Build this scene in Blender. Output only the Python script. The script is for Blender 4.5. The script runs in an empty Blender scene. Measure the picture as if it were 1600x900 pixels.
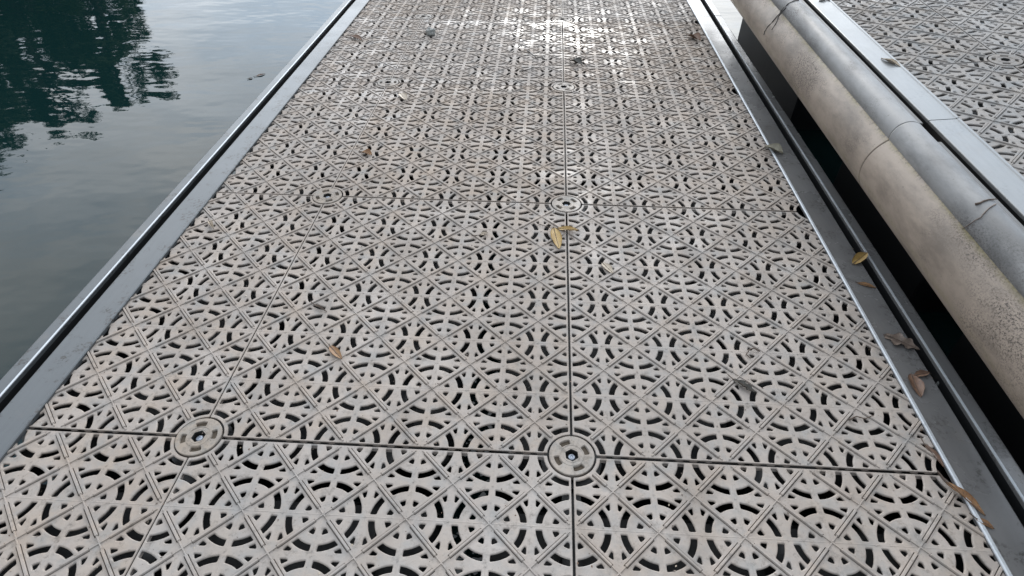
import bpy, bmesh, math, random
from math import sin, cos, pi, radians, sqrt, atan2, hypot
from mathutils import Vector, Matrix, Euler
from mathutils.geometry import delaunay_2d_cdt

# ------------------------------------------------------------------ camera, sky, sun
U = 0.2                      # one pattern cell of the deck panels = 0.2 m; lengths below are in cells
scene = bpy.context.scene
C = bpy.data.collections.new("scene_collection"); scene.collection.children.link(C)

F, PITCH, YAW, ROLL, CX, CY, CH = 937.585, 0.71523954, -0.05352568, 0.0042584, -0.55068249, -4.5331073, 6.80699896
fw = Vector((sin(YAW) * cos(PITCH), cos(YAW) * cos(PITCH), -sin(PITCH)))
r0 = fw.cross(Vector((0, 0, 1))).normalized(); u0 = r0.cross(fw)
rr = r0 * cos(ROLL) + u0 * sin(ROLL); uu = -r0 * sin(ROLL) + u0 * cos(ROLL)
cam = bpy.data.objects.new("camera", bpy.data.cameras.new("camera")); C.objects.link(cam)
cam.matrix_world = Matrix(((rr.x, uu.x, -fw.x, CX * U), (rr.y, uu.y, -fw.y, CY * U), (rr.z, uu.z, -fw.z, CH * U), (0, 0, 0, 1)))
cam.data.sensor_width = 36; cam.data.lens = F / 1600 * 36
cam.data.clip_start = 0.02; cam.data.clip_end = 4000
scene.camera = cam
scene.render.resolution_x = 1024; scene.render.resolution_y = 576

SUN_EL, SUN_AZ = radians(19), radians(3.0)        # azimuth clockwise from +Y
sd = Vector((sin(SUN_AZ) * cos(SUN_EL), cos(SUN_AZ) * cos(SUN_EL), sin(SUN_EL)))
sun = bpy.data.objects.new("sun", bpy.data.lights.new("sun", 'SUN')); C.objects.link(sun)
sun.data.energy = 1.0; sun.data.angle = radians(12); sun.data.color = (1, .95, .88)
sun.rotation_euler = (-sd).to_track_quat('-Z', 'Y').to_euler()

world = bpy.data.worlds.new("World"); scene.world = world; world.use_nodes = True
wn, wl = world.node_tree.nodes, world.node_tree.links
wn.clear()
def N(nt, t, **kw):
    n = nt.nodes.new(t)
    for k, v in kw.items():
        if k.startswith('i_'): n.inputs[k[2:].replace('_', ' ')].default_value = v
        else: setattr(n, k, v)
    return n
W = world.node_tree
out = N(W, 'ShaderNodeOutputWorld'); bg = N(W, 'ShaderNodeBackground'); bg.inputs[1].default_value = 0.1
sky = N(W, 'ShaderNodeTexSky', sky_type='NISHITA', sun_disc=False, sun_elevation=SUN_EL, sun_rotation=SUN_AZ)
tc = N(W, 'ShaderNodeTexCoord')
mp = N(W, 'ShaderNodeMapping'); mp.inputs['Scale'].default_value = (1, 1, 2.6)
n1 = N(W, 'ShaderNodeTexNoise'); n1.inputs['Scale'].default_value = 2.3; n1.inputs['Detail'].default_value = 7; n1.inputs['Roughness'].default_value = .55
wl.new(tc.outputs['Generated'], mp.inputs[0]); wl.new(mp.outputs[0], n1.inputs['Vector'])
cr = N(W, 'ShaderNodeValToRGB')
cr.color_ramp.elements[0].position = .36; cr.color_ramp.elements[0].color = (5.2, 6.5, 8.1, 1)
cr.color_ramp.elements[1].position = .62; cr.color_ramp.elements[1].color = (11.6, 11.75, 11.9, 1)
wl.new(n1.outputs['Fac'], cr.inputs[0])
# thin cloud brighter around the veiled sun
dot = N(W, 'ShaderNodeVectorMath', operation='DOT_PRODUCT'); dot.inputs[1].default_value = sd
wl.new(tc.outputs['Generated'], dot.inputs[0])
mr = N(W, 'ShaderNodeMapRange'); mr.inputs['From Min'].default_value = .15; mr.inputs['From Max'].default_value = 1.0
mr.inputs['To Min'].default_value = 0.0; mr.inputs['To Max'].default_value = 1.0
wl.new(dot.outputs['Value'], mr.inputs['Value'])
pw = N(W, 'ShaderNodeMath', operation='POWER'); pw.inputs[1].default_value = 1.9; wl.new(mr.outputs[0], pw.inputs[0])
ml = N(W, 'ShaderNodeMath', operation='MULTIPLY_ADD'); ml.inputs[1].default_value = 3.3; ml.inputs[2].default_value = 1.0
wl.new(pw.outputs[0], ml.inputs[0])
vs = N(W, 'ShaderNodeVectorMath', operation='SCALE'); wl.new(cr.outputs[0], vs.inputs[0]); wl.new(ml.outputs[0], vs.inputs['Scale'])
mixw = N(W, 'ShaderNodeMix', data_type='RGBA'); mixw.inputs[0].default_value = .86
wl.new(sky.outputs[0], mixw.inputs[6]); wl.new(vs.outputs[0], mixw.inputs[7])
wl.new(mixw.outputs[2], bg.inputs[0]); wl.new(bg.outputs[0], out.inputs[0])

scene.view_settings.view_transform = 'Standard'; scene.view_settings.look = 'None'
scene.view_settings.exposure = 0; scene.view_settings.gamma = 1

# ------------------------------------------------------------------ materials
def mat(name, base=(.5, .5, .5), rough=.5, metal=0., ior=1.5, spec=None):
    m = bpy.data.materials.new(name); m.use_nodes = True
    b = m.node_tree.nodes['Principled BSDF']
    b.inputs['Base Color'].default_value = (*base, 1); b.inputs['Roughness'].default_value = rough
    b.inputs['Metallic'].default_value = metal; b.inputs['IOR'].default_value = ior
    return m, m.node_tree, b
def coords(nt, obj=False, scale=(1, 1, 1)):
    if obj:
        o = N(nt, 'ShaderNodeTexCoord').outputs['Object']
    else:
        o = N(nt, 'ShaderNodeNewGeometry').outputs['Position']
    m = N(nt, 'ShaderNodeMapping'); m.inputs['Scale'].default_value = scale
    nt.links.new(o, m.inputs[0]); return m.outputs[0]
def noise(nt, vec, scale, detail=4, rough=.5, lo=.35, hi=.65, tmin=0., tmax=1.):
    n = N(nt, 'ShaderNodeTexNoise'); n.inputs['Scale'].default_value = scale; n.inputs['Detail'].default_value = detail; n.inputs['Roughness'].default_value = rough
    nt.links.new(vec, n.inputs['Vector'])
    r = N(nt, 'ShaderNodeMapRange'); r.inputs['From Min'].default_value = lo; r.inputs['From Max'].default_value = hi
    r.inputs['To Min'].default_value = tmin; r.inputs['To Max'].default_value = tmax
    nt.links.new(n.outputs['Fac'], r.inputs['Value']); return r.outputs[0]
def mix(nt, fac, a, b, mode='MIX'):
    m = N(nt, 'ShaderNodeMix', data_type='RGBA', blend_type=mode)
    for i, v in ((0, fac), (6, a), (7, b)):
        if isinstance(v, (int, float)): m.inputs[i].default_value = v
        elif isinstance(v, tuple): m.inputs[i].default_value = (*v, 1)
        else: nt.links.new(v, m.inputs[i])
    return m.outputs[2]
def math_(nt, op, a, b=0., c=None):
    m = N(nt, 'ShaderNodeMath', operation=op)
    for i, v in enumerate((a, b) if c is None else (a, b, c)):
        if isinstance(v, (int, float)): m.inputs[i].default_value = v
        else: nt.links.new(v, m.inputs[i])
    return m.outputs[0]
def bump(nt, b, h, strength=.2, dist=.01, prev=None):
    n = N(nt, 'ShaderNodeBump'); n.inputs['Strength'].default_value = strength; n.inputs['Distance'].default_value = dist
    nt.links.new(h, n.inputs['Height'])
    if prev is not None: nt.links.new(prev, n.inputs['Normal'])
    nt.links.new(n.outputs[0], b.inputs['Normal']); return n.outputs[0]

def deck_material(name, tint):
    m, nt, b = mat(name, tint, .5)
    v = coords(nt)
    big = noise(nt, v, 1.7, 4, .6)
    mid = noise(nt, v, 9, 5, .62)
    fine = noise(nt, v, 90, 4, .7, .3, .7)
    col = mix(nt, big, tuple(c * .86 for c in tint), tuple(c * 1.10 for c in tint))
    warm = (tint[0] * 1.02, tint[1] * .92, tint[2] * .80)
    col = mix(nt, math_(nt, 'MULTIPLY', mid, .55), col, warm)
    cool = (tint[0] * .80, tint[1] * .86, tint[2] * .90)
    col = mix(nt, math_(nt, 'MULTIPLY', noise(nt, v, 14, 5, .65, .48, .70), 1.0), col, cool)
    col = mix(nt, math_(nt, 'MULTIPLY', noise(nt, v, 33, 6, .75, .54, .70), .7), col, (.13, .115, .10))   # grime
    col = mix(nt, math_(nt, 'MULTIPLY', fine, .22), col, tuple(c * .55 for c in tint))
    col = mix(nt, noise(nt, v, 210, 2, .6, .70, .76), col, (.10, .08, .06))    # specks of dirt
    oi = N(nt, 'ShaderNodeObjectInfo')
    hs = N(nt, 'ShaderNodeHueSaturation'); nt.links.new(col, hs.inputs['Color'])
    nt.links.new(math_(nt, 'MULTIPLY_ADD', oi.outputs['Random'], .14, .93), hs.inputs['Value'])
    nt.links.new(math_(nt, 'MULTIPLY_ADD', oi.outputs['Random'], -.5, 1.25), hs.inputs['Saturation'])
    col = hs.outputs[0]
    trail = math_(nt, 'MULTIPLY', noise(nt, coords(nt, scale=(1.6, .5, 1)), 3.2, 6, .7, .52, .68), .38)
    col = mix(nt, trail, col, (.20, .175, .155))
    nt.links.new(col, b.inputs['Base Color'])
    wet = noise(nt, v, 6.5, 4, .6, .46, .60)           # worn, polished patches
    wet2 = noise(nt, v, 1.1, 2, .5, .40, .58)
    w = math_(nt, 'MULTIPLY', math_(nt, 'MULTIPLY', wet, wet2), .62)
    # a film of water left on the far part of the deck
    ds = N(nt, 'ShaderNodeVectorMath', operation='DISTANCE'); ds.inputs[1].default_value = (.7 * U, 17.0 * U, 0)
    nt.links.new(coords(nt), ds.inputs[0])
    pud = N(nt, 'ShaderNodeMapRange'); pud.inputs['From Min'].default_value = .85; pud.inputs['From Max'].default_value = .15
    nt.links.new(ds.outputs['Value'], pud.inputs['Value'])
    w3 = math_(nt, 'MULTIPLY', pud.outputs[0], noise(nt, v, 7.0, 4, .6, .44, .58, 0, .8))
    w = math_(nt, 'MINIMUM', math_(nt, 'ADD', w, w3), 1.0)
    nt.links.new(math_(nt, 'MULTIPLY_ADD', w, -.45, .70), b.inputs['Roughness'])
    nt.links.new(math_(nt, 'MULTIPLY_ADD', w, .38, .13), b.inputs['Specular IOR Level'])
    p = bump(nt, b, noise(nt, v, 16, 3, .5, 0, 1), .5, .006)
    bump(nt, b, fine, .25, .0012, p)
    return m
M_deck = deck_material('greige_deck_plastic', (.368, .328, .298))
M_deck2 = deck_material('grey_deck_plastic', (.31, .296, .285))
M_disc = deck_material('disc_plastic', (.37, .336, .305))
M_disc2 = deck_material('grey_disc_plastic', (.31, .296, .285))

def smudged(m):
    nt = m.node_tree; b = nt.nodes['Principled BSDF']; src = b.inputs['Base Color'].links[0].from_socket
    v = coords(nt)
    f = math_(nt, 'MULTIPLY', noise(nt, v, 42, 5, .7, .50, .64), .45)
    nt.links.new(mix(nt, f, src, (.12, .112, .10)), b.inputs['Base Color'])
smudged(M_disc); smudged(M_disc2)

def metal_material(name, base, rough, speck, axis=(1, 1, 1)):
    m, nt, b = mat(name, base, rough, .25, 1.7)
    v = coords(nt)
    big = noise(nt, v, 3, 5, .6)
    streak = noise(nt, coords(nt, scale=(6, .8, 6)), 14, 4, .6)
    col = mix(nt, big, tuple(c * .86 for c in base), tuple(c * 1.10 for c in base))
    col = mix(nt, math_(nt, 'MULTIPLY', streak, .35), col, tuple(c * 1.25 for c in base))
    col = mix(nt, noise(nt, v, 150, 3, .6, .62, .72, 0, .25), col, tuple(c * .5 for c in base))
    patch = math_(nt, 'MULTIPLY', noise(nt, v, 11, 4, .6, .53, .60), noise(nt, v, 85, 5, .75, .50, .58))
    col = mix(nt, math_(nt, 'MULTIPLY', patch, speck), col, (.035, .03, .025))   # dirt dabs
    col = mix(nt, noise(nt, v, 5, 5, .7, .58, .75, 0, .35), col, (.20, .17, .14))
    nt.links.new(col, b.inputs['Base Color'])
    nt.links.new(math_(nt, 'MULTIPLY_ADD', big, .14, rough), b.inputs['Roughness'])
    p = bump(nt, b, noise(nt, v, 7, 2, .5, 0, 1), .10, .01)
    bump(nt, b, noise(nt, v, 260, 3, .6, 0, 1), .10, .0008, p)
    return m
M_rail = metal_material('weathered_aluminium', (.095, .103, .108), .30, 1.0)
M_rail_r = metal_material('weathered_aluminium_clean', (.175, .173, .172), .20, .55)
M_lip = metal_material('sky_lit_aluminium_edge', (.52, .55, .58), .28, .2)  # paler than the plate: sky reflection on the edges put into the colour
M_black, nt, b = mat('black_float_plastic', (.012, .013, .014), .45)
M_float, nt, b = mat('dark_grey_float', (.030, .034, .038), .5)
v = coords(nt); nt.links.new(mix(nt, noise(nt, v, 4, 5, .6), (.006, .008, .011), (.014, .016, .018)), b.inputs['Base Color'])
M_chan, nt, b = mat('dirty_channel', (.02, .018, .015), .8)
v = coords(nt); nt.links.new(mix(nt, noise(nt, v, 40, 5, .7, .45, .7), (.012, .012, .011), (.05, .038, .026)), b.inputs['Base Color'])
M_bolt, nt, b = mat('zinc_bolt', (.30, .33, .38), .45, .8)
v = coords(nt); bump(nt, b, noise(nt, v, 400, 2, .5, 0, 1), .4, .0006)
M_hex, nt, b = mat('bolt_well', (.018, .017, .015), .6)
M_slot, nt, b = mat('slot_floor', (.075, .058, .04), .8)

def pipe_material(name, base, scuff, moss):
    m, nt, b = mat(name, base, .42)
    v = coords(nt)
    g = N(nt, 'ShaderNodeNewGeometry')
    col = mix(nt, noise(nt, v, 4, 5, .6), tuple(c * .86 for c in base), tuple(c * 1.12 for c in base))
    col = mix(nt, noise(nt, coords(nt, scale=(1, .25, 1)), 18, 4, .6, .5, .8, 0, .5), col, tuple(c * .72 for c in base))
    area = noise(nt, coords(nt, scale=(1, .5, 1)), 4.2, 4, .6, .50, .62)
    sp = noise(nt, coords(nt, scale=(1, .7, 1)), 210, 5, .85, .50, .56)
    col = mix(nt, math_(nt, 'MULTIPLY', math_(nt, 'MULTIPLY', area, sp), scuff), col, (.045, .035, .03))
    sp2 = noise(nt, v, 75, 4, .7, .66, .72)
    col = mix(nt, math_(nt, 'MULTIPLY', sp2, .7), col, (.07, .055, .04))
    col = mix(nt, noise(nt, coords(nt, scale=(1, .35, 1)), 6, 6, .72, .46, .64, 0, .75), col, tuple(c * .42 for c in base))
    if moss:
        at = N(nt, 'ShaderNodeAttribute', attribute_name='moss')
        mm = math_(nt, 'MULTIPLY', at.outputs['Fac'], noise(nt, coords(nt, scale=(1, .5, 1)), 26, 6, .75, .36, .62))
        col = mix(nt, mm, col, (.16, .135, .03))
        mm2 = math_(nt, 'MULTIPLY', at.outputs['Fac'], noise(nt, v, 60, 5, .8, .50, .62))
        col = mix(nt, mm2, col, (.06, .045, .02))
    nt.links.new(col, b.inputs['Base Color'])
    nt.links.new(math_(nt, 'MULTIPLY_ADD', area, .15, .50), b.inputs['Roughness'])
    p = bump(nt, b, noise(nt, v, 180, 4, .6, 0, 1), .12, .001)
    bump(nt, b, noise(nt, coords(nt, scale=(1, .3, 1)), 7, 3, .5, 0, 1), .25, .008, p)
    return m
M_beige = pipe_material('weathered_beige_pipe', (.295, .242, .197), 1.0, True)
M_grey = pipe_material('weathered_grey_pipe', (.235, .235, .235), .9, False)
M_seam2, nt, b = mat('pipe_joint_pale', (.42, .41, .38), .5)
M_seam, nt, b = mat('pipe_joint_dark', (.03, .022, .016), .8)

def leaf_material(name, base, dark, edge):
    m, nt, b = mat(name, base, .55)
    v = coords(nt)
    col = mix(nt, noise(nt, v, 60, 4, .6), base, dark)
    col = mix(nt, noise(nt, v, 240, 4, .7, .55, .7), col, edge)
    nt.links.new(col, b.inputs['Base Color']); bump(nt, b, noise(nt, v, 300, 3, .6, 0, 1), .3, .001)
    return m
L_yellow = leaf_material('yellow_leaf', (.42, .29, .10), (.33, .21, .07), (.25, .13, .04))
L_orange = leaf_material('orange_leaf', (.28, .15, .06), (.19, .095, .04), (.08, .04, .02))
L_brown = leaf_material('brown_leaf', (.19, .11, .07), (.13, .075, .05), (.05, .03, .02))
L_dull = leaf_material('dull_brown_leaf', (.17, .13, .105), (.11, .085, .07), (.04, .03, .025))
L_pale = leaf_material('pale_leaf', (.44, .38, .30), (.36, .30, .23), (.35, .25, .16))
L_dark = leaf_material('dark_leaf', (.055, .05, .04), (.03, .03, .025), (.015, .015, .012))
L_olive = leaf_material('olive_leaf', (.22, .205, .15), (.13, .12, .085), (.06, .055, .04))
M_twig, nt, b = mat('dry_twig', (.09, .065, .05), .7)
M_twig2, nt, b = mat('wet_twig', (.035, .032, .03), .5)
M_stone, nt, b = mat('grey_stone', (.20, .21, .20), .6)
v = coords(nt); nt.links.new(mix(nt, noise(nt, v, 90, 5, .7), (.13, .145, .145), (.30, .30, .28)), b.inputs['Base Color'])
bump(nt, b, noise(nt, v, 120, 4, .6, 0, 1), .5, .002)

M_water, nt, b = mat('lake_water', (.0035, .0160, .0165), .02, 0, 1.333)
v = coords(nt, scale=(.55, 1, 1))
h1 = noise(nt, v, 2.0, 3, .5, 0, 1)
h2 = noise(nt, coords(nt, scale=(1, 1.6, 1)), 9, 3, .55, 0, 1)
h3 = noise(nt, v, .5, 2, .5, 0, 1)
hh = math_(nt, 'ADD', math_(nt, 'MULTIPLY', h1, .055), math_(nt, 'ADD', math_(nt, 'MULTIPLY', h2, .0018), math_(nt, 'MULTIPLY', h3, .12)))
bump(nt, b, hh, .18, 1.0)
b.inputs['Specular Tint'].default_value = (1, 1, 1, 1)

def foliage_material(name, a, c):
    m, nt, b = mat(name, a, .6)
    v = coords(nt)
    nt.links.new(mix(nt, noise(nt, v, 1.6, 4, .6), a, c), b.inputs['Base Color'])
    return m
M_leafA = foliage_material('tree_foliage', (.045, .075, .022), (.085, .12, .035))
M_leafB = foliage_material('tree_foliage_dark', (.035, .062, .022), (.06, .09, .03))
M_bark, nt, b = mat('tree_bark', (.08, .062, .048), .9)
v = coords(nt); bump(nt, b, noise(nt, v, 20, 5, .6, 0, 1), .6, .03)
M_bank, nt, b = mat('grassy_bank_soil', (.06, .07, .03), .9)
v = coords(nt); nt.links.new(mix(nt, noise(nt, v, 1.2, 6, .7), (.035, .055, .018), (.11, .09, .05)), b.inputs['Base Color'])
bump(nt, b, noise(nt, v, 6, 5, .7, 0, 1), .8, .08)

# ------------------------------------------------------------------ mesh helpers (coordinates in cells)
class MB:
    def __init__(s): s.v = []; s.f = []; s.m = []
    def add(s, vs, fs, mi=0):
        o = len(s.v); s.v += [tuple(p) for p in vs]; s.f += [tuple(i + o for i in f) for f in fs]; s.m += [mi] * len(fs)
    def mesh(s, name, mats, smooth=False, scale=U):
        me = bpy.data.meshes.new(name)
        me.from_pydata([(a * scale, b * scale, c * scale) for a, b, c in s.v], [], s.f)
        for m in (mats if isinstance(mats, (list, tuple)) else [mats]): me.materials.append(m)
        me.polygons.foreach_set('material_index', s.m)
        if smooth: me.polygons.foreach_set('use_smooth', [True] * len(s.f))
        me.update(); return me
def link(name, me, parent=None, loc=(0, 0, 0), rot=(0, 0, 0)):
    o = bpy.data.objects.new(name, me); C.objects.link(o)
    o.location = [c * U for c in loc]; o.rotation_euler = rot
    if parent: o.parent = parent
    return o
def tag(o, label, cat, group=None):
    o['label'] = label; o['category'] = cat
    if group: o['group'] = group
    return o
def box(mb, x0, x1, y0, y1, z0, z1, mi=0, ch=0.0):
    if ch <= 0:
        vs = [(x, y, z) for z in (z0, z1) for y in (y0, y1) for x in (x0, x1)]
        mb.add(vs, [(0, 2, 3, 1), (4, 5, 7, 6), (0, 1, 5, 4), (2, 6, 7, 3), (0, 4, 6, 2), (1, 3, 7, 5)], mi); return
    r = [(x0 + ch, y0), (x1 - ch, y0), (x1, y0 + ch), (x1, y1 - ch), (x1 - ch, y1), (x0 + ch, y1), (x0, y1 - ch), (x0, y0 + ch)]
    cx, cy = (x0 + x1) / 2, (y0 + y1) / 2
    def sh(d): return [(cx + (x - cx) * (1 - 2 * d / (x1 - x0)), cy + (y - cy) * (1 - 2 * d / (y1 - y0))) for x, y in r]
    rings = [[(x, y, z0 + ch) for x, y in r], [(x, y, z1 - ch) for x, y in r], [(x, y, z1) for x, y in sh(ch)]]
    vs = [p for g in rings for p in g]; fs = []
    for k in range(2):
        for i in range(8):
            j = (i + 1) % 8; fs.append((k * 8 + i, k * 8 + j, k * 8 + 8 + j, k * 8 + 8 + i))
    fs.append(tuple(range(16, 24))); fs.append(tuple(reversed(range(0, 8)))); mb.add(vs, fs, mi)
def extrude_profile(mb, prof, y0, y1, mi=0, closed=True):
    n = len(prof); vs = [(x, y0, z) for x, z in prof] + [(x, y1, z) for x, z in prof]
    fs = [(i, (i + 1) % n, n + (i + 1) % n, n + i) for i in range(n if closed else n - 1)]
    if closed: fs += [tuple(reversed(range(n))), tuple(range(n, 2 * n))]
    mb.add(vs, fs, mi)
def tube(mb, pts, rads, seg=8, mi=0, cap=True):
    pts = [Vector(p) for p in pts]; n = len(pts); prev = None; rings = []
    for i, p in enumerate(pts):
        t = (pts[min(i + 1, n - 1)] - pts[max(i - 1, 0)]).normalized()
        a = prev if prev is not None else (Vector((0, 0, 1)) if abs(t.z) < .9 else Vector((1, 0, 0)))
        a = (a - t * a.dot(t)).normalized(); b2 = t.cross(a); prev = a
        r = rads[i] if isinstance(rads, (list, tuple)) else rads
        rings.append([p + (a * cos(2 * pi * k / seg) + b2 * sin(2 * pi * k / seg)) * r for k in range(seg)])
    vs = [q for g in rings for q in g]; fs = []
    for i in range(n - 1):
        for k in range(seg):
            j = (k + 1) % seg; fs.append((i * seg + k, i * seg + j, (i + 1) * seg + j, (i + 1) * seg + k))
    if cap: fs += [tuple(reversed(range(seg))), tuple((n - 1) * seg + k for k in range(seg))]
    mb.add(vs, fs, mi)

# ------------------------------------------------------------------ the perforated deck panel
def round_poly(P, r, seg=2):
    """rounded corners on a closed polygon (CCW)"""
    out = []; n = len(P)
    for i in range(n):
        a, p, c = Vector(P[i - 1]), Vector(P[i]), Vector(P[(i + 1) % n])
        d1, d2 = (a - p), (c - p); l1, l2 = d1.length, d2.length; d1.normalize(); d2.normalize()
        if d1.dot(d2) < -.93: out.append((p.x, p.y)); continue
        k = min(r, l1 * .45, l2 * .45); q1, q2 = p + d1 * k, p + d2 * k
        for s in range(seg + 1):
            t = s / seg; b_ = q1 * (1 - t) ** 2 + p * 2 * t * (1 - t) + q2 * t * t; out.append((b_.x, b_.y))
    return out
def offset_poly(P, d):
    n = len(P); out = []
    for i in range(n):
        a, p, c = Vector(P[i - 1]), Vector(P[i]), Vector(P[(i + 1) % n])
        e1 = (p - a).normalized(); e2 = (c - p).normalized()
        n1 = Vector((e1.y, -e1.x)); n2 = Vector((e2.y, -e2.x)); m = (n1 + n2)
        if m.length < 1e-6: m = n1
        m.normalize(); k = d / max(.5, m.dot(n1)); out.append((p.x + m.x * k, p.y + m.y * k))
    return out
def area(P): return .5 * sum(P[i - 1][0] * P[i][1] - P[i][0] * P[i - 1][1] for i in range(len(P)))
def ccw(P): return P if area(P) > 0 else P[::-1]
def polar(r, a): return (r * cos(a), r * sin(a))
# three slots of one octant (0 < angle < 45 deg round the middle of a rosette)
A_in, A_out = .372, .449
a0i, a1i = math.asin(.043 / A_in), radians(45) - math.asin(.061 / A_in)
a0o, a1o = math.asin(.043 / A_out), radians(45) - math.asin(.058 / A_out)
arc = [polar(A_in, a0i + (a1i - a0i) * k / 4) for k in range(4, -1, -1)] + [polar(A_out, a0o + (a1o - a0o) * k / 4) for k in range(5)]
OCT = {'arc': round_poly(ccw(arc), .014), 'inner': round_poly(ccw([(.180, .045), (.250, .047), (.217, .122), (.162, .074)]), .020),
       'corner': round_poly(ccw([(.451, .346), (.451, .262), (.431, .248), (.392, .311)]), .016)}
HUB_R = .318
def tile_holes(hubs):
    """all slots of a 1x1 tile with rosette middles on its four corners; hubs = corners that carry a fixing disc"""
    H = []
    for cx in (0, 1):
        for cy in (0, 1):
            for sw in (0, 1):
                for k, P in OCT.items():
                    if k == 'inner' and (cx, cy) in hubs: continue
                    Q = [(y, x) if sw else (x, y) for x, y in P]
                    Q = [(x if cx == 0 else 1 - x, y if cy == 0 else 1 - y) for x, y in Q]
                    H.append(ccw(Q))
    return H
def inside(P, x, y):
    c = False; n = len(P)
    for i in range(n):
        x1, y1 = P[i - 1]; x2, y2 = P[i]
        if (y1 > y) != (y2 > y) and x < (x2 - x1) * (y - y1) / (y2 - y1) + x1: c = not c
    return c
BV = .0145
TH = .055
_tiles = {}
def tile(hubs, edges):
    """hubs: corner set; edges: which of L R B T lie on the rim of the panel"""
    key = (tuple(sorted(hubs)), tuple(sorted(edges)))
    if key in _tiles: return _tiles[key]
    g = .021
    x0, x1 = (g if 'L' in edges else 0), (1 - g if 'R' in edges else 1)
    y0, y1 = (g + .005 if 'B' in edges else 0), (1 - g - .005 if 'T' in edges else 1)
    outline = [(x0, y0), (x1, y0), (x1, y1), (x0, y1)]
    mb = MB()
    if hubs:
        new = []
        for i, (cx, cy) in enumerate([(0, 0), (1, 0), (1, 1), (0, 1)]):
            if (cx, cy) in hubs:
                R = HUB_R + .01; pts = []
                ax = (x0 if cx == 0 else 1 - x1); ay = (y0 if cy == 0 else 1 - y1)
                s0, s1 = math.asin(ay / R), pi / 2 - math.asin(ax / R)
                for k in range(9):
                    p = polar(R, s0 + (s1 - s0) * k / 8); pts.append((p[0] if cx == 0 else 1 - p[0], p[1] if cy == 0 else 1 - p[1]))
                if (cx, cy) in ((0, 0), (1, 1)): pts = pts[::-1]
                new += pts
            else: new.append(outline[i])
        outline = new
    holes = tile_holes(hubs)
    tops = [offset_poly(P, BV) for P in holes]
    S2 = sqrt(2); grooves = []
    for cx in (0, 1):
        for cy in (0, 1):
            rim = (('L' if cx == 0 else 'R') in edges) or (('B' if cy == 0 else 'T') in edges)
            t0 = .376 if (cx, cy) in hubs else .108
            sx, sy = (1 - 2 * cx), (1 - 2 * cy)
            G = [(cx + sx * (t - w) / S2, cy + sy * (t + w) / S2) for t, w in ((t0, -.0275), (.600, -.0275), (.600, .0275), (t0, .0275))]
            grooves.append(ccw(G))
    tops = tops + grooves
    verts, edgs = [], []
    for P in [outline] + tops:
        o = len(verts); verts += P; edgs += [(o + i, o + (i + 1) % len(P)) for i in range(len(P))]
    rv, re, rf, *_ = delaunay_2d_cdt([Vector(p) for p in verts], edgs, [], 0, 1e-6)
    keep = []
    for f in rf:
        if len(f) < 3: continue
        cx = sum(rv[i].x for i in f) / len(f); cy = sum(rv[i].y for i in f) / len(f)
        if not inside(outline, cx, cy) or any(inside(P, cx, cy) for P in tops): continue
        a = area([(rv[i].x, rv[i].y) for i in f])
        keep.append(tuple(f) if a > 0 else tuple(reversed(f)))
    mb.add([(p.x, p.y, 0) for p in rv], keep)
    for P, T in zip(holes, tops):
        mid = offset_poly(P, BV * .32); low = offset_poly(P, .020)
        rings = [[(x, y, 0) for x, y in T], [(x, y, -BV * .35) for x, y in mid], [(x, y, -BV * 1.2) for x, y in P], [(x, y, -.058) for x, y in low]]
        n = len(P); vs = [p for r in rings for p in r]; fs = []
        for k in range(3):
            for i in range(n):
                j = (i + 1) % n; fs.append((k * n + i, k * n + j, (k + 1) * n + j, (k + 1) * n + i))
        mb.add(vs, fs)
    for P in grooves:
        I = offset_poly(P, -.003)
        mb.add([(x, y, 0) for x, y in P] + [(x, y, -.032) for x, y in I], [(i, (i + 1) % 4, 4 + (i + 1) % 4, 4 + i) for i in range(4)] + [(4, 5, 6, 7)])
    # faint moulded lines through the rosette middles, with a dot half way
    for ax in (0, 1):
        for e_ in (0, 1):
            if (('L', 'R'), ('B', 'T'))[ax][e_] in edges: continue
            s_ = 1 if e_ == 0 else -1
            def Q(t, d_, z): return ((e_ + s_ * d_, t, z) if ax == 0 else (t, e_ + s_ * d_, z))
            t0 = .34 if ((e_, 0) if ax == 0 else (0, e_)) in hubs else .03; t1 = .66 if ((e_, 1) if ax == 0 else (1, e_)) in hubs else .97
            f_ = [(0, 1, 2, 3)] if (ax == 0) != (e_ == 0) else [(3, 2, 1, 0)]
            mb.add([Q(t0, 0, .0028), Q(t1, 0, .0028), Q(t1, .010, -.0005), Q(t0, .010, -.0005)], f_)
            dot_ = [Q(.5 + .013 * cos(k * pi / 6), .013 * sin(k * pi / 6), .007) for k in range(7)]
            mb.add(dot_, [tuple(range(7)) if (ax == 1) == (e_ == 0) else tuple(reversed(range(7)))])
    # rim walls
    n = len(outline)
    def on_rim(a, b_):
        if 'L' in edges and abs(a[0] - x0) < 1e-6 and abs(b_[0] - x0) < 1e-6: return True
        if 'R' in edges and abs(a[0] - x1) < 1e-6 and abs(b_[0] - x1) < 1e-6: return True
        if 'B' in edges and abs(a[1] - y0) < 1e-6 and abs(b_[1] - y0) < 1e-6: return True
        if 'T' in edges and abs(a[1] - y1) < 1e-6 and abs(b_[1] - y1) < 1e-6: return True
        for cx, cy in hubs:
            if hypot(a[0] - cx, a[1] - cy) < HUB_R + .02 and hypot(b_[0] - cx, b_[1] - cy) < HUB_R + .02: return True
        return False
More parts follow.
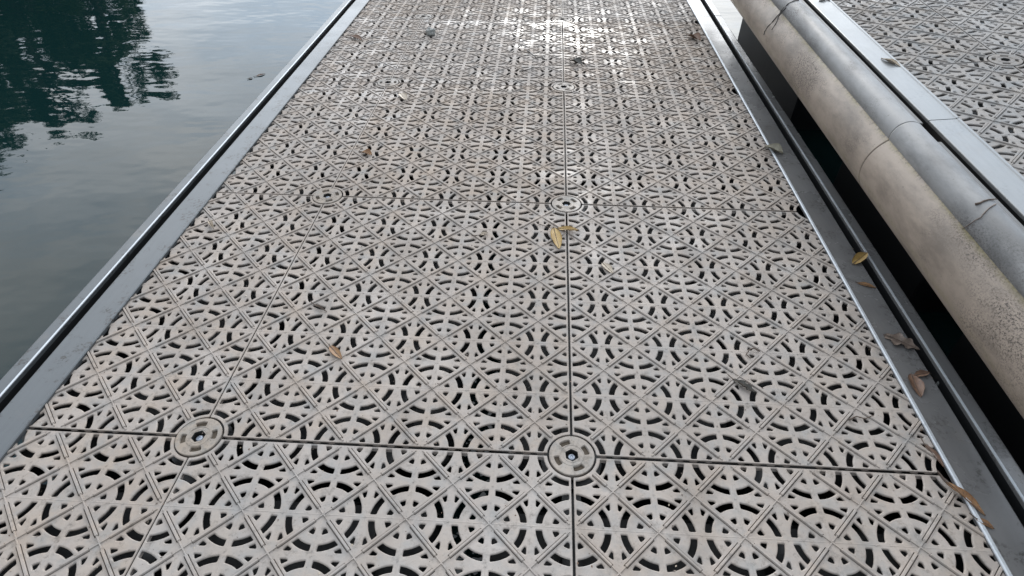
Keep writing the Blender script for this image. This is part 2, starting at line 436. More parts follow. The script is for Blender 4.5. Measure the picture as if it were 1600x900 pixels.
    for i in range(n):
        a, b_ = outline[i], outline[(i + 1) % n]
        if not on_rim(a, b_): continue
        e = Vector((b_[0] - a[0], b_[1] - a[1])).normalized(); nx, ny = e.y * .006, -e.x * .006
        mb.add([(a[0], a[1], 0), (b_[0], b_[1], 0), (b_[0] + nx, b_[1] + ny, -.011), (a[0] + nx, a[1] + ny, -.011), (b_[0] - nx * 3.6, b_[1] - ny * 3.6, -.066), (a[0] - nx * 3.6, a[1] - ny * 3.6, -.066)],
               [(0, 3, 2, 1), (3, 5, 4, 2)])
    # raised diagonal ribs
    S2 = sqrt(2)
    for d in (0, 1):
        dz = .0012 * d
        for half in (0, 1):
            cx, cy = ((0, 0), (1, 1))[half] if d == 0 else ((1, 0), (0, 1))[half]
            sx, sy = (1 if cx == 0 else -1), (1 if cy == 0 else -1)
            def P(t, w): return (cx + sx * (t - w) / S2 if True else 0, cy + sy * (t + w) / S2)
            start = 0.
            rim = (('L' if cx == 0 else 'R') in edges) or (('B' if cy == 0 else 'T') in edges)
            if (cx, cy) in hubs: start = .372
            elif rim: start = .062
            segs = []
            if start < .11: segs.append((start, .120, .0095, .014))
            segs.append((max(start, .116), .592, .0170, .023))
            segs.append((.588, .7071, .0095, .014))
            for t0, t1, w, h in segs:
                h += dz; lo = -.034; c_ = w * .35; te = .006
                prof = [(-w, lo), (-w, h * .45), (-w + c_, h), (w - c_, h), (w, h * .45), (w, lo)]
                ring0 = [(*P(t0, a), z) for a, z in prof]; ring0b = [(*P(t0 + te, a), z) for a, z in prof]
                ring0 = [(*P(t0, a), z * .4) for a, z in prof]
                ring1 = [(*P(t1, a), z) for a, z in prof]
                vs = ring0 + ring0b + ring1; m_ = len(prof); fs = []
                for k in (0, 1):
                    for i in range(m_ - 1): fs.append((k * m_ + i, k * m_ + i + 1, (k + 1) * m_ + i + 1, (k + 1) * m_ + i))
                fs += [tuple(reversed(range(m_))), tuple(range(2 * m_, 3 * m_))]
                if sx * sy > 0: fs = [tuple(reversed(f)) for f in fs]
                mb.add(vs, fs)
    _tiles[key] = mb; return mb
_panels = {}
def panel_mesh(nx, ny, left_rim=True, right_rim=True, mat_=None):
    """panel of nx x ny tiles; a rim that runs on under the edge rail has no disc seats"""
    key = (nx, ny, left_rim, right_rim, mat_.name)
    if key in _panels: return _panels[key]
    mb = MB()
    for i in range(nx):
        for j in range(ny):
            e, h = set(), set()
            if i == 0 and left_rim: e.add('L')
            if i == nx - 1: e.add('R')
            if j == 0: e.add('B')
            if j == ny - 1: e.add('T')
            for cx in (0, 1):
                for cy in (0, 1):
                    X, Y = i + cx, j + cy
                    if Y in (0, ny) and (X == nx or (X == 0 and left_rim)): h.add((cx, cy))
            t = tile(h, e)
            mb.add([(x + i, y + j, z) for x, y, z in t.v], t.f)
    me = mb.mesh('deck_panel', mat_); _panels[key] = me; return me

def disc_mesh(M_disc=M_disc):
    mb = MB(); R = .290; seg = 48
    outl = [polar(R, 2 * pi * k / seg) for k in range(seg)]
    slots = []
    for q in range(4):
        c = q * pi / 2 + .35; w = radians(21)
        P = [polar(.168, c - w + 2 * w * k / 4) for k in range(4, -1, -1)] + [polar(.238, c - w * .9 + 1.8 * w * k / 4) for k in range(5)]
        slots.append(round_poly(ccw(P), .014))
    hexa = round_poly([polar(.088, pi / 2 + k * pi / 3) for k in range(6)], .008)
    tops = [offset_poly(P, .007) for P in slots] + [offset_poly(hexa, .006)]
    verts, edgs = [], []
    for P in [outl] + tops:
        o = len(verts); verts += P; edgs += [(o + i, o + (i + 1) % len(P)) for i in range(len(P))]
    rv, re, rf, *_ = delaunay_2d_cdt([Vector(p) for p in verts], edgs, [], 0, 1e-6)
    keep = []
    for f in rf:
        cx = sum(rv[i].x for i in f) / len(f); cy = sum(rv[i].y for i in f) / len(f)
        if any(inside(P, cx, cy) for P in tops): continue
        keep.append(tuple(f) if area([(rv[i].x, rv[i].y) for i in f]) > 0 else tuple(reversed(f)))
    mb.add([(p.x, p.y, .010) for p in rv], keep)
    for P, T, d, mi in [(s, t, .034, 1) for s, t in zip(slots, tops)] + [(hexa, tops[-1], .085, 2)]:
        n = len(P)
        vs = [(x, y, .010) for x, y in T] + [(x, y, .002) for x, y in P] + [(x, y, .010 - d) for x, y in offset_poly(P, -.003)]
        mb.add(vs, [(k * n + i, k * n + (i + 1) % n, (k + 1) * n + (i + 1) % n, (k + 1) * n + i) for k in (0, 1) for i in range(n)], 2 if mi == 2 else 0)
        mb.add([(x, y, .010 - d) for x, y in offset_poly(P, -.003)], [tuple(range(n))], mi)
    rings = [(R, .010), (R + .007, .003), (R + .008, -.10)]
    for k in range(2):
        (ra, za), (rb, zb) = rings[k], rings[k + 1]
        vs = [(*polar(ra, 2 * pi * i / seg), za) for i in range(seg)] + [(*polar(rb, 2 * pi * i / seg), zb) for i in range(seg)]
        mb.add(vs, [(i, seg + i, seg + (i + 1) % seg, (i + 1) % seg) for i in range(seg)])
    # raised ring round the bolt well
    for ra, rb, h in ((.150, .158, .004), (.104, .110, .003)):
        prof = [(ra - .003, .0095), (ra, .010 + h), (rb, .010 + h), (rb + .003, .0095)]
        vs = [(*polar(r, 2 * pi * i / seg), z) for r, z in prof for i in range(seg)]
        mb.add(vs, [(k * seg + i, (k + 1) * seg + i, (k + 1) * seg + (i + 1) % seg, k * seg + (i + 1) % seg) for k in range(3) for i in range(seg)])
    return mb.mesh('fixing_disc', [M_disc, M_slot, M_hex])
def bolt_mesh():
    mb = MB(); seg = 20; prof = [(.050, -.066), (.050, -.042), (.042, -.032), (.018, -.026), (.012, -.034)]
    vs = [(*polar(r, 2 * pi * i / seg), z) for r, z in prof for i in range(seg)]
    mb.add(vs, [(k * seg + i, k * seg + (i + 1) % seg, (k + 1) * seg + (i + 1) % seg, (k + 1) * seg + i) for k in range(4) for i in range(seg)])
    mb.add([(*polar(.012, 2 * pi * i / seg), -.034) for i in range(seg)], [tuple(range(seg))])
    return mb.mesh('bolt', M_bolt, smooth=False)
ME_disc, ME_disc2, ME_bolt = disc_mesh(), disc_mesh(M_disc2), bolt_mesh()
def seat_mesh():
    mb = MB(); seg = 40
    mb.add([(*polar(.40, 2 * pi * i / seg), -.142) for i in range(seg)] + [(*polar(.40, 2 * pi * i / seg), -.20) for i in range(seg)],
           [tuple(range(seg))] + [(i, seg + i, seg + (i + 1) % seg, (i + 1) % seg) for i in range(seg)])
    return mb.mesh('disc_seat', M_black)
ME_seat = seat_mesh()
rnd = random.Random(5)
def add_disc(x, y, parent, rot=None):
    d = link('fixing_disc', ME_disc2 if parent.name == 'raised_dock' else ME_disc, parent, (x, y, 0), (0, 0, rnd.uniform(0, 6.28) if rot is None else rot))
    link('bolt', ME_bolt, d); link('disc_seat', ME_seat, d)
    return d

# ------------------------------------------------------------------ edge rails
def rail_profiles(x_in, side):
    """x_in = edge next to the panels; side = +1 rail grows to +x"""
    def X(d): return x_in + side * d
    plate = [(0, -.02), (0, .022), (.012, .040), (.048, .040), (.062, .026), (.500, .026), (.515, .020), (.520, .006), (.520, -.02)]
    lip = [(-.004, .012), (-.004, .030), (.008, .0445), (.040, .0445), (.052, .034), (.052, .012)]
    flange = [(.706, -.03), (.700, .020), (.709, .030), (.722, .030), (.732, .020), (.925, .012), (.948, .002), (.955, -.02), (.955, -.35), (.90, -.35), (.90, -.03)]
    return [[(X(a), z + (.014 if z > 0 else 0)) for a, z in p] for p in (plate, lip, flange)]
def rail(parent, x_in, side, cuts, m, with_lip=True, with_flange=True, lip_mat=None):
    plate, lip, flange = rail_profiles(x_in, side)
    for k in range(len(cuts) - 1):
        a, b_ = cuts[k] + .012, cuts[k + 1] - .012
        mb = MB(); extrude_profile(mb, plate, a, b_); link('edge_plate', mb.mesh('edge_plate', m), parent)
        if with_lip: mb = MB(); extrude_profile(mb, lip, a - .003, b_ + .003); link('edge_lip', mb.mesh('edge_lip', lip_mat or M_lip), parent)
        if not with_flange: continue
        mb = MB(); extrude_profile(mb, flange, a + .12, b_ + .09); o = link('outer_flange', mb.mesh('outer_flange', m), parent)
        mb = MB()
        x0, x1 = sorted((x_in + side * .702, x_in + side * .7345))
        box(mb, x0, x1, a + .12, b_ + .09, .030, .0475); link('flange_edge', mb.mesh('flange_edge', M_lip), parent)
    # channel floor; black wall liners added as the shade inside the slot
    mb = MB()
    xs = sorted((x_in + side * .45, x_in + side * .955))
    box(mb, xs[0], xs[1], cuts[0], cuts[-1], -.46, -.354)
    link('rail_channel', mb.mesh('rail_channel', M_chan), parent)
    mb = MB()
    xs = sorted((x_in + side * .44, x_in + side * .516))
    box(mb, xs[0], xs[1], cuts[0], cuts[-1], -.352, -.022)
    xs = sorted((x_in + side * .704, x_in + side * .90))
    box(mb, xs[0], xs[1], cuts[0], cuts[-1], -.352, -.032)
    link('channel_shade_liner', mb.mesh('channel_shade_liner', M_black), parent)

# ------------------------------------------------------------------ the dock we stand on
dock = link('floating_dock', None)
tag(dock, 'near floating dock of pierced greige plastic panels, between open water and the pipes', 'dock')
LX, RX = -7.37, 4.805
for j in range(-1, 4):
    for (x, nx, lr) in ((-8, 3, False), (-5, 5, True), (0, 5, True)):
        me = panel_mesh(nx, 6, lr, True, M_deck)
        link('deck_panel', me, dock, (x + (.016 if x == -8 else 0), 6 * j, rnd.uniform(-.004, .004)))
rots = {(-5, 0): -.12, (0, 0): .10, (-5, 6): .1, (0, 6): .35}
for j in range(-1, 5):
    for x in (-5, 0):
        add_disc(x, 6 * j, dock, rots.get((x, 6 * j)))
YR0, YR1 = -6.6, 24.4
rail(dock, LX, -1, [YR0, 19.85, YR1], M_rail, lip_mat=M_rail)
rail(dock, RX, +1, [YR0, 18.6, YR1], M_rail_r)
mb = MB()
for xx in (-7.3, -5, -2.5, 0, 2.5, 4.8): box(mb, xx - .12, xx + .12, YR0 + .3, YR1 - .3, -.60, -.215)
link('support_beam', mb.mesh('support_beam', M_black), dock)
for y0, y1 in ((-6.4, -.4), (.2, 7.6), (8.3, 15.8), (16.4, 24.2)):
    for x0, x1 in ((-8.1, -1.7), (-1.1, 5.55)):
        mb = MB(); box(mb, x0, x1, y0, y1, -2.2, -.62, 0, .12); link('pontoon', mb.mesh('pontoon', M_black), dock)

# ------------------------------------------------------------------ the raised dock beyond the pipes
dock2 = link('raised_dock', None, None, (8.92904641, 8.45322330, 2.27079715), (.0207140959, -.0954947617, .00263039375))
tag(dock2, 'higher dock of pierced grey panels in the upper right corner beyond the pipes', 'dock')
L2 = -2.03
for j in (-1, 0, 1):
    for (x, nx, lr) in ((-3, 3, False), (0, 5, True)):
        if nx == 3:
            # cut short so that it ends under the edge plate
            key = 'short'
            if key not in _panels:
                src = panel_mesh(3, 6, False, True, M_deck2); bm = bmesh.new(); bm.from_mesh(src)
                bmesh.ops.bisect_plane(bm, geom=bm.verts[:] + bm.edges[:] + bm.faces[:], plane_co=(.56 * U, 0, 0), plane_no=(1, 0, 0), clear_inner=True)
                me = bpy.data.meshes.new('deck_panel'); bm.to_mesh(me); bm.free(); me.materials.append(M_deck2); _panels[key] = me
            me = _panels[key]
        else: me = panel_mesh(5, 6, True, True, M_deck2)
        link('deck_panel', me, dock2, (x, 6 * j, 0))
for j in (-1, 0, 1, 2):
    for x in (0, 5): add_disc(x, 6 * j, dock2, .85 if (x, j) == (0, 0) else None)
rail(dock2, L2, -1, [-7.4, -2.42, 12.1], metal_material('pale_weathered_aluminium', (.20, .207, .21), .30, .15), with_lip=False, with_flange=False)
mb = MB()
for xx in (-1.9, 0, 2.5, 5): box(mb, xx - .12, xx + .12, -7, 12, -.75, -.215)
link('support_beam', mb.mesh('support_beam', M_black), dock2)
M_strip = metal_material('dull_inner_strip', (.12, .118, .115), .5, .3)
for a_, b2_ in ((-7.3, -3.12), (-2.44, 12.1)):
    mb = MB(); box(mb, L2 - .90, L2 - .605, a_, b2_, -.10, .004, 0, .012); link('inner_strip', mb.mesh('inner_strip', M_strip), dock2)
# dock 1 short cut of the left panel under its rail
src = panel_mesh(3, 6, False, True, M_deck); bm = bmesh.new(); bm.from_mesh(src)
bmesh.ops.bisect_plane(bm, geom=bm.verts[:] + bm.edges[:] + bm.faces[:], plane_co=(.25 * U, 0, 0), plane_no=(1, 0, 0), clear_inner=True)
bm.to_mesh(src); bm.free()
# pontoons that carry the raised dock (world aligned, children of the dock)
inv = Matrix.LocRotScale(Vector((8.92904641 * U, 8.45322330 * U, 2.27079715 * U)), Euler((.0207140959, -.0954947617, .00263039375)), None).inverted()
for y0, y1 in ((-3, 3.4), (4.9, 9.4), (13.1, 20.3)):
    mb = MB(); box(mb, 7.0, 14, y0, y1, -2.2, .55, 0, .03)
    o = link('pontoon', mb.mesh('pontoon', M_float if y0 > 10 else M_black), dock2); o.matrix_parent_inverse = inv
for y0, y1 in ((-3, 3.2), (5.1, 9.2), (13.3, 20.2)):
    mb = MB(); box(mb, 6.75, 13.8, y0, y1, .56, .95, 0, .04); o = link('pontoon_frame', mb.mesh('pontoon_frame', M_black), dock2); o.matrix_parent_inverse = inv

# ------------------------------------------------------------------ the two pipes
def pipe(name, label, c, d, R, cuts, m, moss_fn=None):
    root = link(name, None, None, (c[0] + d[0] * cuts[0], cuts[0], c[1] + d[1] * cuts[0]))
    tag(root, label, 'pipe')
    seg = 72
    for k in range(len(cuts) - 1):
        a, b_ = cuts[k] + .008, cuts[k + 1] - .008
        ys = [a, a + .012] + [a + .02 + (b_ - a - .04) * i / 24 for i in range(25)] + [b_ - .012, b_]
        mb = MB(); fs = []; vs = []; mo = []
        for i, y in enumerate(ys):
            rr_ = R - (.010 if i in (0, len(ys) - 1) else 0)
            for s in range(seg):
                th = 2 * pi * s / seg
                vs.append((c[0] + d[0] * y + rr_ * cos(th) - root.location.x / U, y - cuts[0], c[1] + d[1] * y + rr_ * sin(th) - root.location.z / U))
                mo.append(moss_fn(th) if moss_fn else 0)
        n = len(ys)
        for i in range(n - 1):
            for s in range(seg):
                t = (s + 1) % seg; fs.append((i * seg + s, i * seg + t, (i + 1) * seg + t, (i + 1) * seg + s))
        fs = [tuple(reversed(f)) for f in fs]
        fs += [tuple(range(seg)), tuple((n - 1) * seg + s for s in reversed(range(seg)))]
        mb.add(vs, fs); me = mb.mesh('pipe_section', m, smooth=True)
        at = me.attributes.new('moss', 'FLOAT', 'POINT'); at.data.foreach_set('value', mo)
        link('pipe_section', me, root)
        if k:
            mb = MB(); y = cuts[k]
            vs = [(c[0] + d[0] * y + (R - .012) * cos(2 * pi * s / seg) - root.location.x / U, y + e - cuts[0], c[1] + d[1] * y + (R - .012) * sin(2 * pi * s / seg) - root.location.z / U) for e in (-.03, .03) for s in range(seg)]
            mb.add(vs, [(s, seg + s, seg + (s + 1) % seg, (s + 1) % seg) for s in range(seg)])
            link('pipe_joint', mb.mesh('pipe_joint', M_seam if moss_fn else M_seam2), root)
    return root
def moss_beige(th):
    a = math.degrees(th) % 360          # crevice with the grey pipe is near 125 deg
    return max(0, 1 - abs(a - 124) / 9) + .25 * max(0, 1 - abs(a - 200) / 12)
beige = pipe('beige_pipe', 'thick beige plastic pipe with moss and black scuffs, lower left of the two pipes', (5.733, 1.43), (-.007, .02), .634, [-5, 5.15, 20.4], M_beige, moss_beige)
grey = pipe('grey_pipe', 'slimmer pale grey pipe lying between the beige pipe and the raised dock', (5.618, 2.0), (-.005, .02), .267, [-5, 5.18, 20.4], M_grey)

# ------------------------------------------------------------------ water, bank, trees
ZW = -1.6
def grid_sheet(name, m, x0, x1, y0, y1, z, kind='structure'):
    mb = MB(); mb.add([(x0, y0, z), (x1, y0, z), (x1, y1, z), (x0, y1, z)], [(0, 1, 2, 3)])
    o = link(name, mb.mesh(name, m)); o['kind'] = kind; return o
grid_sheet('lake_water', M_water, -8000, 8000, -8000, 8000, ZW)
# far bank, a long low ridge (metres)
random.seed(3)
def bank_z(x, y, s):   # s = 0 at the waterline .. 1 on the top
    return ZW * U - .25 + 1.15 * min(1, s * 1.6) + .12 * sin(x * .9 + y * .4) * s
mb = MB(); NA = 90; rows = [0, .08, .2, .4, .7, 1.0, 1.5, 3]
for i in range(NA + 1):
    az = radians(-130 + 175 * i / NA)
    R0 = 17.5 + 1.2 * sin(az * 5) + .6 * sin(az * 13 + 1) + (0 if az < radians(-25) else (az - radians(-25)) * 60)
    for s in rows:
        R = R0 + 7 * s; x, y = R * sin(az), R * cos(az); mb.v.append((x, y, bank_z(x, y, s)))
nr = len(rows)
for i in range(NA):
    for k in range(nr - 1):
        a = i * nr + k; mb.f.append((a, a + 1, a + nr + 1, a + nr)); mb.m.append(0)
mb.f = [tuple(reversed(f)) for f in mb.f]
o = link('lake_bank', mb.mesh('lake_bank', M_bank, smooth=True, scale=1)); o['kind'] = 'structure'

def tree(x, y, z, h, cw, seed, m, label, n=9000, low=.12):
    R = random.Random(seed)
    root = bpy.data.objects.new('broadleaf_tree', None); C.objects.link(root); root.location = (x, y, z)
    tag(root, label, 'tree', 'trees on the far bank')
    mb = MB(); top = Vector((R.uniform(-.3, .3), R.uniform(-.3, .3), h * .8))
    pts = [top * t + Vector((sin(t * 5 + seed) * .12, cos(t * 4 + seed) * .12, 0)) * t for t in (0, .15, .35, .6, .85, 1)]
    tube(mb, pts, [.05 * h * q for q in (.75, .55, .45, .32, .16, .05)], 10)
    clumps = []
    for k in range(34):
        t = R.uniform(.12, 1); base = top * t; a = R.uniform(0, 2 * pi)
        reach = cw * (.25 + .75 * sin(pi * min(1, .12 + .85 * t))) * R.uniform(.45, 1)
        end = Vector((cos(a) * reach, sin(a) * reach, h * (low + .1) + (h * .88 - h * low) * t + R.uniform(-.2, .5)))
        end.z = min(end.z, h * .97)
        midp = (base + end) / 2 + Vector((0, 0, -.1))
        tube(mb, [base, midp, end], [.012 * h, .007 * h, .002 * h], 5)
        clumps.append((end, R.uniform(.16, .30) * cw))
        clumps.append((midp * .35 + end * .65, R.uniform(.12, .24) * cw))
    link_ = bpy.data.objects.new('trunk', mb.mesh('trunk', M_bark, smooth=True, scale=1)); C.objects.link(link_); link_.parent = root
    mb = MB()
    for _ in range(n):
        c, r = clumps[R.randrange(len(clumps))]
        d = Vector((R.gauss(0, 1), R.gauss(0, 1), R.gauss(0, .8))).normalized() * r * R.random() ** .45
        p = c + d; p.z = max(p.z, .15)
        if (int(p.x * 1.7 + 50) * 7 + int(p.y * 1.7) * 3 + int(p.z * 1.6) * 5) % 5 < 2 and R.random() < .93: continue
        a = Vector((R.gauss(0, 1), R.gauss(0, 1), R.gauss(0, .6))).normalized(); b_ = a.orthogonal().normalized()
        b_ = (b_ * cos(_) + a.cross(b_) * sin(_)); s = R.uniform(.05, .115)
        mb.add([p - a * s, p + b_ * s * .45, p + a * s, p - b_ * s * .45], [(0, 1, 2, 3)])
    cr_ = bpy.data.objects.new('crown', mb.mesh('crown', m, scale=1)); C.objects.link(cr_); cr_.parent = root
    return root
def at_az(az, d): return d * sin(radians(az)) + CX * U, d * cos(radians(az)) + CY * U
TREES = [(-36.5, 19.5, 6.0, 1.7, 'tree at the open end of the bank row, mirrored in the water upper left'),
         (-41.5, 20.5, 6.9, 2.1, 'tall tree on the far bank, second from the open end, mirrored as the darkest patch'),
         (-48.0, 19.5, 7.0, 2.3, 'tallest tree on the far bank, mirrored at the left edge of the water'),
         (-55.5, 20.0, 7.2, 2.4, 'fourth tree of the bank row, beyond the left edge of the picture'),
         (-63.5, 21.0, 7.0, 2.4, 'last tree of the far bank row, well outside the left edge of the picture'),
         (-38.8, 23.0, 6.6, 1.9, 'dark tree standing behind the gap between the first two bank trees'),
         (-45.0, 23.5, 7.2, 2.2, 'dark tree standing behind the two tallest bank trees')]
for i, (az, d, h, cw, lab) in enumerate(TREES):
    x, y = at_az(az, d); tree(x, y, .35, h * .80, cw * .8, 11 + i, M_leafB if i % 2 else M_leafA, lab, 15000)

# ------------------------------------------------------------------ leaves, twigs and stones
def leaf(label, p0, p1, width, m, z=.02, curl=.05, side=0., lobed=False, lift0=0., lift1=0., parent=None, name='fallen_leaf', cat='leaf', stem=.25):
    a, b_ = Vector((p0[0], p0[1], 0)), Vector((p1[0], p1[1], 0)); L = (b_ - a).length; ang = atan2(b_.y - a.y, b_.x - a.x)
    root = link(name, None, parent, ((a.x + b_.x) / 2, (a.y + b_.y) / 2, z), (side, 0, ang))
    tag(root, label, cat)
    R = random.Random(hash(label) % 1000 if False else len(label) * 7 + int(abs(p0[0]) * 100))
    nU, nV = 14, 6; mb = MB(); vs = []; fs = []
    for i in range(nU + 1):
        t = i / nU; w = width * .5 * (sin(pi * t ** .85) ** .8 + .015)
        if lobed: w *= 1 + .38 * sin(t * 19 + 1)
        for k in range(-nV // 2, nV // 2 + 1):
            s = k / (nV / 2)
            wy = s * w * (1 + R.uniform(-.05, .05))
            zz = curl * L * (abs(s) ** 1.6) * sin(pi * t) + .10 * curl * L * sin(t * 9 + s * 3) + lift0 * (1 - t) ** 2 + lift1 * t ** 2 + R.uniform(-.002, .002)
            if lobed: zz += .02 * L * sin(s * 9 + t * 4)
            vs.append((-L / 2 + L * t, wy, zz))
    w_ = nV + 1
    for i in range(nU):
        for k in range(nV): fs.append((i * w_ + k, (i + 1) * w_ + k, (i + 1) * w_ + k + 1, i * w_ + k + 1))
    n = len(vs)
    vs2 = [(x, y, zz - .006) for x, y, zz in vs]
    fs2 = [tuple(reversed([q + n for q in f])) for f in fs]
    edge = [k for k in range(w_)] + [i * w_ + nV for i in range(1, nU + 1)] + [nU * w_ + k for k in range(nV - 1, -1, -1)] + [i * w_ for i in range(nU - 1, 0, -1)]
    fs3 = [(edge[i], edge[(i + 1) % len(edge)], edge[(i + 1) % len(edge)] + n, edge[i] + n) for i in range(len(edge))]
    mb.add(vs + vs2, fs + fs2 + [tuple(reversed(f)) for f in fs3]); link('blade', mb.mesh('blade', m, smooth=True), root)
    mb = MB(); pts = [(-L / 2 - stem * L, stem * L * .25, lift0 + .005)] + [vs[i * w_ + nV // 2][:2] + (vs[i * w_ + nV // 2][2] + .002,) for i in range(0, nU + 1, 2)]
    tube(mb, pts, [.008, .007, .007, .006, .006, .005, .004, .004, .003][:len(pts)], 5); link('midrib', mb.mesh('midrib', M_twig), root)
    return root
def twig(label, pts, r, m=None, parent=None, name='twig', cat='twig'):
    root = link(name, None, parent, pts[0]); tag(root, label, cat)
    P = [Vector(p) - Vector(pts[0]) for p in pts]; mb = MB(); n = len(P)
    fine = []
    R = random.Random(len(label))
    for i in range(n - 1):
        for t in (0, .33, .66): fine.append(P[i].lerp(P[i + 1], t) + Vector((R.uniform(-1, 1), R.uniform(-1, 1), R.uniform(-.2, .5))) * r * .5)
    fine.append(P[-1])
    tube(mb, fine, [r * (1 - .55 * i / len(fine)) for i in range(len(fine))], 6)
    link('stem', mb.mesh('stem', m or M_twig, smooth=True), root); return root
def stone(label, p, s, m=None, seed=1, name='pebble', cat='stone'):
    bm = bmesh.new(); bmesh.ops.create_icosphere(bm, subdivisions=3, radius=1); R = random.Random(seed)
    ph = [R.uniform(0, 6) for _ in range(6)]
    for v_ in bm.verts:
        c = v_.co; k = 1 + .16 * sin(c.x * 3 + ph[0]) * cos(c.y * 2.6 + ph[1]) + .10 * sin(c.z * 5 + ph[2] + c.x * 4) + .05 * sin(c.y * 9 + ph[3])
        c *= k; c.z = max(c.z, -.75)
        v_.co = Vector((c.x * s[0], c.y * s[1], c.z * s[2])) * U
    me = bpy.data.meshes.new(name); bm.to_mesh(me); bm.free(); me.materials.append(m or M_stone)
    o = link(name, me, None, p, (0, 0, seed)); tag(o, label, cat); return o

leaf('yellow leaf pointing at the viewer beside the flat one on the central seam', (-.262, 5.03), (-.15, 4.42), .20, L_yellow, .035, .06, lift0=.05)
leaf('narrow yellow leaf lying across the central seam', (-.20, 5.06), (.22, 5.0), .13, L_yellow, .04, .08, lift1=.03)
twig('thin dark stalk running left from the two yellow leaves on the seam', [(-.56, 5.22, .02), (-.36, 5.10, .035), (-.20, 5.04, .03), (0, 4.95, .04), (.14, 4.72, .02)], .008)
leaf('small orange brown leaf on a diagonal rib, left middle of the deck', (-3.71, 1.73), (-3.45, 1.47), .12, L_orange, .03, .05, stem=.1)
leaf('curled orange leaf with dark stub, just beyond the second row of discs', (-4.74, 7.87), (-4.46, 7.75), .19, L_orange, .03, .22)
leaf('brown leaf near the far left rail', (-7.09, 15.72), (-6.58, 15.36), .22, L_brown, .03, .1)
leaf('brown crumpled leaf near the far right rail', (4.20, 16.45), (4.52, 16.0), .32, L_brown, .04, .25)
leaf('dark curled leaf just right of the central seam, far up the deck', (.22, 13.95), (.56, 13.62), .30, L_dark, .04, .25)
leaf('torn grey brown leaf with frayed tip on the right half of the deck', (2.38, 1.42), (2.66, 1.17), .10, L_dark, .03, .10, lobed=True)
twig('small curled brown stalk on a rib right of the torn grey leaf', [(2.92, 2.0, .03), (2.84, 2.05, .05), (2.74, 2.0, .05), (2.70, 1.92, .03), (2.76, 1.86, .02)], .014)
leaf('pale cream leaf scrap just below the far left fixing disc', (-4.50, 11.22), (-4.25, 10.80), .22, L_pale, .03, .1, stem=0)
leaf('pale peach leaf half on a rib right of the central seam', (.62, 4.06), (.80, 3.76), .14, L_pale, .03, .08, stem=0)
leaf('tiny white leaf scrap left of the two yellow leaves', (-1.67, 4.77), (-1.52, 4.86), .08, L_pale, .03, .1, stem=.9)
leaf('dry curled leaf with a stalk on the deck left of centre, above the orange one', (-4.26, 2.66), (-3.98, 2.49), .04, L_dull, .025, .08)
leaf('tiny dry leaf scrap near the left rail', (-7.05, 4.92), (-6.84, 4.66), .08, L_pale, .03, .2)
twig('short dry stalk on a panel close to the right rail', [(3.83, .78, .02), (3.95, .84, .03), (4.05, .80, .03), (4.20, .88, .02)], .011)
twig('dark bent twig on the wet far part of the deck, left of the seam', [(-1.13, 14.72, .03), (-1.0, 14.45, .04), (-.82, 14.12, .03), (-.72, 14.1, .04), (-.50, 14.0, .02)], .022, M_twig2)
twig('dark straight twig below the bent twig on the far deck', [(-1.30, 13.0, .03), (-1.05, 13.12, .035), (-.85, 13.3, .035), (-.70, 13.36, .02)], .018, M_twig2)
leaf('bright yellow leaf reaching over the slot of the right rail', (5.13, 4.25), (5.50, 4.58), .18, L_yellow, .06, .12, lift1=.03, stem=.05)
leaf('small brown leaf on the right rail below the yellow leaf', (5.02, 3.74), (5.30, 3.62), .09, L_orange, .05, .06, stem=.1)
leaf('big lobed grey brown leaf on the right rail hanging into the slot', (4.96, 2.46), (5.38, 2.16), .26, L_dull, .055, .08, lobed=True, stem=.02)
leaf('folded pinkish brown leaf on the right rail, larger half', (5.03, 1.66), (4.98, 1.22), .19, L_brown, .05, .10, stem=0)
leaf('small upper flap lying against the folded pinkish brown leaf', (5.06, 1.62), (5.32, 1.70), .11, L_brown, .055, .10, stem=0)
leaf('long orange brown leaf leaning over the lip of the right rail', (4.68, -.14), (4.93, -.58), .10, L_orange, .055, .10, stem=.3)
leaf('short tan leaf on the right rail, nearest the viewer', (4.80, -.62), (4.95, -.74), .08, L_orange, .05, .10, stem=.4)
leaf('dark red brown leaf jammed between the panels and the right rail', (4.70, .46), (4.80, .10), .07, L_brown, .0, .10)
leaf('second brown leaf deep in the notch beside the right rail', (4.72, .02), (4.80, -.22), .08, L_dull, -.06, .05)
leaf('crumpled olive grey leaf bridging the inner lip of the right rail', (4.70, 8.68), (5.04, 8.34), .30, L_olive, .07, .20, stem=0)
leaf('pale dry leaf on the edge plate of the raised dock', (6.64, 8.84), (6.86, 8.36), .10, L_pale, 2.115, .10, stem=0)
stone('rounded grey pebble on the far left part of the deck', (-4.42, 16.05, .10), (.17, .15, .14), seed=2)
stone('grey stone lying in the slot of the right rail', (5.60, 1.66, -.20), (.10, .11, .12), seed=4)
stone('smooth dark stone in the slot of the right rail nearest the viewer', (5.60, .30, -.26), (.08, .20, .08), M_float, seed=6)
twig('dark dry vine draped over both pipes at the far end', [(5.604, 11.585, 2.50), (5.476, 11.56, 2.49), (5.349, 11.559, 2.40), (5.293, 11.651, 2.26), (5.25, 11.645, 2.16), (5.116, 11.549, 2.01), (5.04, 11.615, 1.86), (5.01, 11.663, 1.72), (4.99, 11.594, 1.66)], .020, M_twig2, cat='vine', name='dry_vine')
twig('second strand of the vine, lower on the beige pipe', [(5.32, 11.516, 2.355), (5.195, 11.509, 2.115), (5.115, 11.342, 2.01), (5.05, 11.313, 1.88)], .016, M_twig2, cat='vine', name='dry_vine')
twig('brown hooked twig lying across the top of the grey pipe', [(5.441, 2.799, 2.285), (5.489, 2.804, 2.31), (5.573, 2.843, 2.335), (5.684, 2.881, 2.325), (5.774, 2.919, 2.305)], .016)
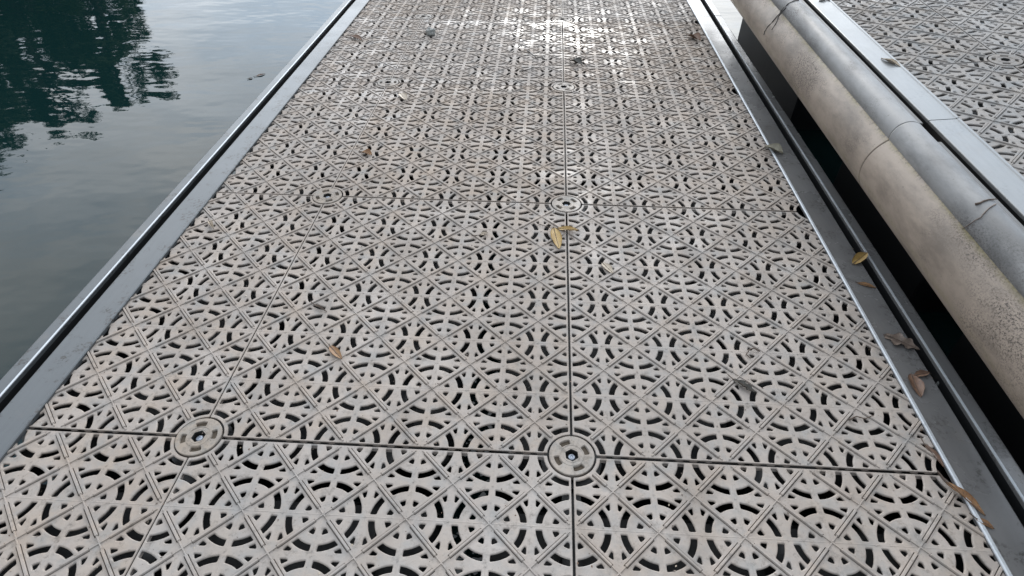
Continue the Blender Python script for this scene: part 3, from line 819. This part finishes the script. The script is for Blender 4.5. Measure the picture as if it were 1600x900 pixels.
twig('pale brown stalk winding down the side of the grey pipe', [(5.667, 2.756, 2.325), (5.574, 2.696, 2.33), (5.478, 2.628, 2.30), (5.40, 2.553, 2.24), (5.343, 2.566, 2.145), (5.316, 2.632, 1.99)], .010, L_dull)
leaf('small dark leaf afloat on the water left of the dock', (-11.05, 15.84), (-10.93, 15.95), .10, L_dark, ZW + .02, .05)
leaf('brown leaf afloat beside the small dark one on the water', (-10.86, 16.10), (-10.62, 16.35), .10, L_brown, ZW + .02, .05)
twig('dark scrap of twig on the edge plate of the raised dock', [(6.586, 12.745, 2.18), (6.694, 12.725, 2.21), (6.794, 12.806, 2.215), (6.835, 12.696, 2.205)], .022, M_twig2)

# litter in the slot of the right rail: crumbs nobody could count
mb = MB(); R = random.Random(8)
for _ in range(700):
    yc = R.choice((8.9, 9.3, 6.0, 5.2, 2.3, 1.9, .2, R.uniform(-1.5, 14))); y = yc + R.gauss(0, .35); x = R.uniform(5.36, 5.49); z = -.345 + R.random() ** 3 * .22
    a = R.uniform(0, 6.28); s = R.uniform(.008, .030); t = R.uniform(.15, .5)
    vs = [(x + cos(a) * s, y + sin(a) * s, z), (x - sin(a) * s * t, y + cos(a) * s * t, z + s * .4), (x - cos(a) * s, y - sin(a) * s, z + s * .2), (x + sin(a) * s * t, y - cos(a) * s * t, z)]
    mb.add(vs, [(0, 1, 2, 3)], R.choice((0, 0, 1, 2)))
o = link('slot_litter', mb.mesh('slot_litter', [L_dull, L_brown, L_pale])); o['kind'] = 'stuff'; o['label'] = 'crumbs of dead leaves lying in the slot of the right rail'
# crumbs on the deck
mb = MB()
for _ in range(900):
    x, y = R.uniform(-7.3, 4.8), R.uniform(-2.2, 17) ; a = R.uniform(0, 6.28); s = R.uniform(.006, .020); t = R.uniform(.2, .7); z = .004
    vs = [(x + cos(a) * s, y + sin(a) * s, z), (x - sin(a) * s * t, y + cos(a) * s * t, z + s * .5), (x - cos(a) * s, y - sin(a) * s, z + s * .2), (x + sin(a) * s * t, y - cos(a) * s * t, z)]
    mb.add(vs, [(0, 1, 2, 3)], R.choice((0, 0, 1, 2)))
o = link('deck_crumbs', mb.mesh('deck_crumbs', [L_dull, L_brown, L_pale])); o['kind'] = 'stuff'; o['label'] = 'tiny crumbs of dry leaf scattered over the deck'
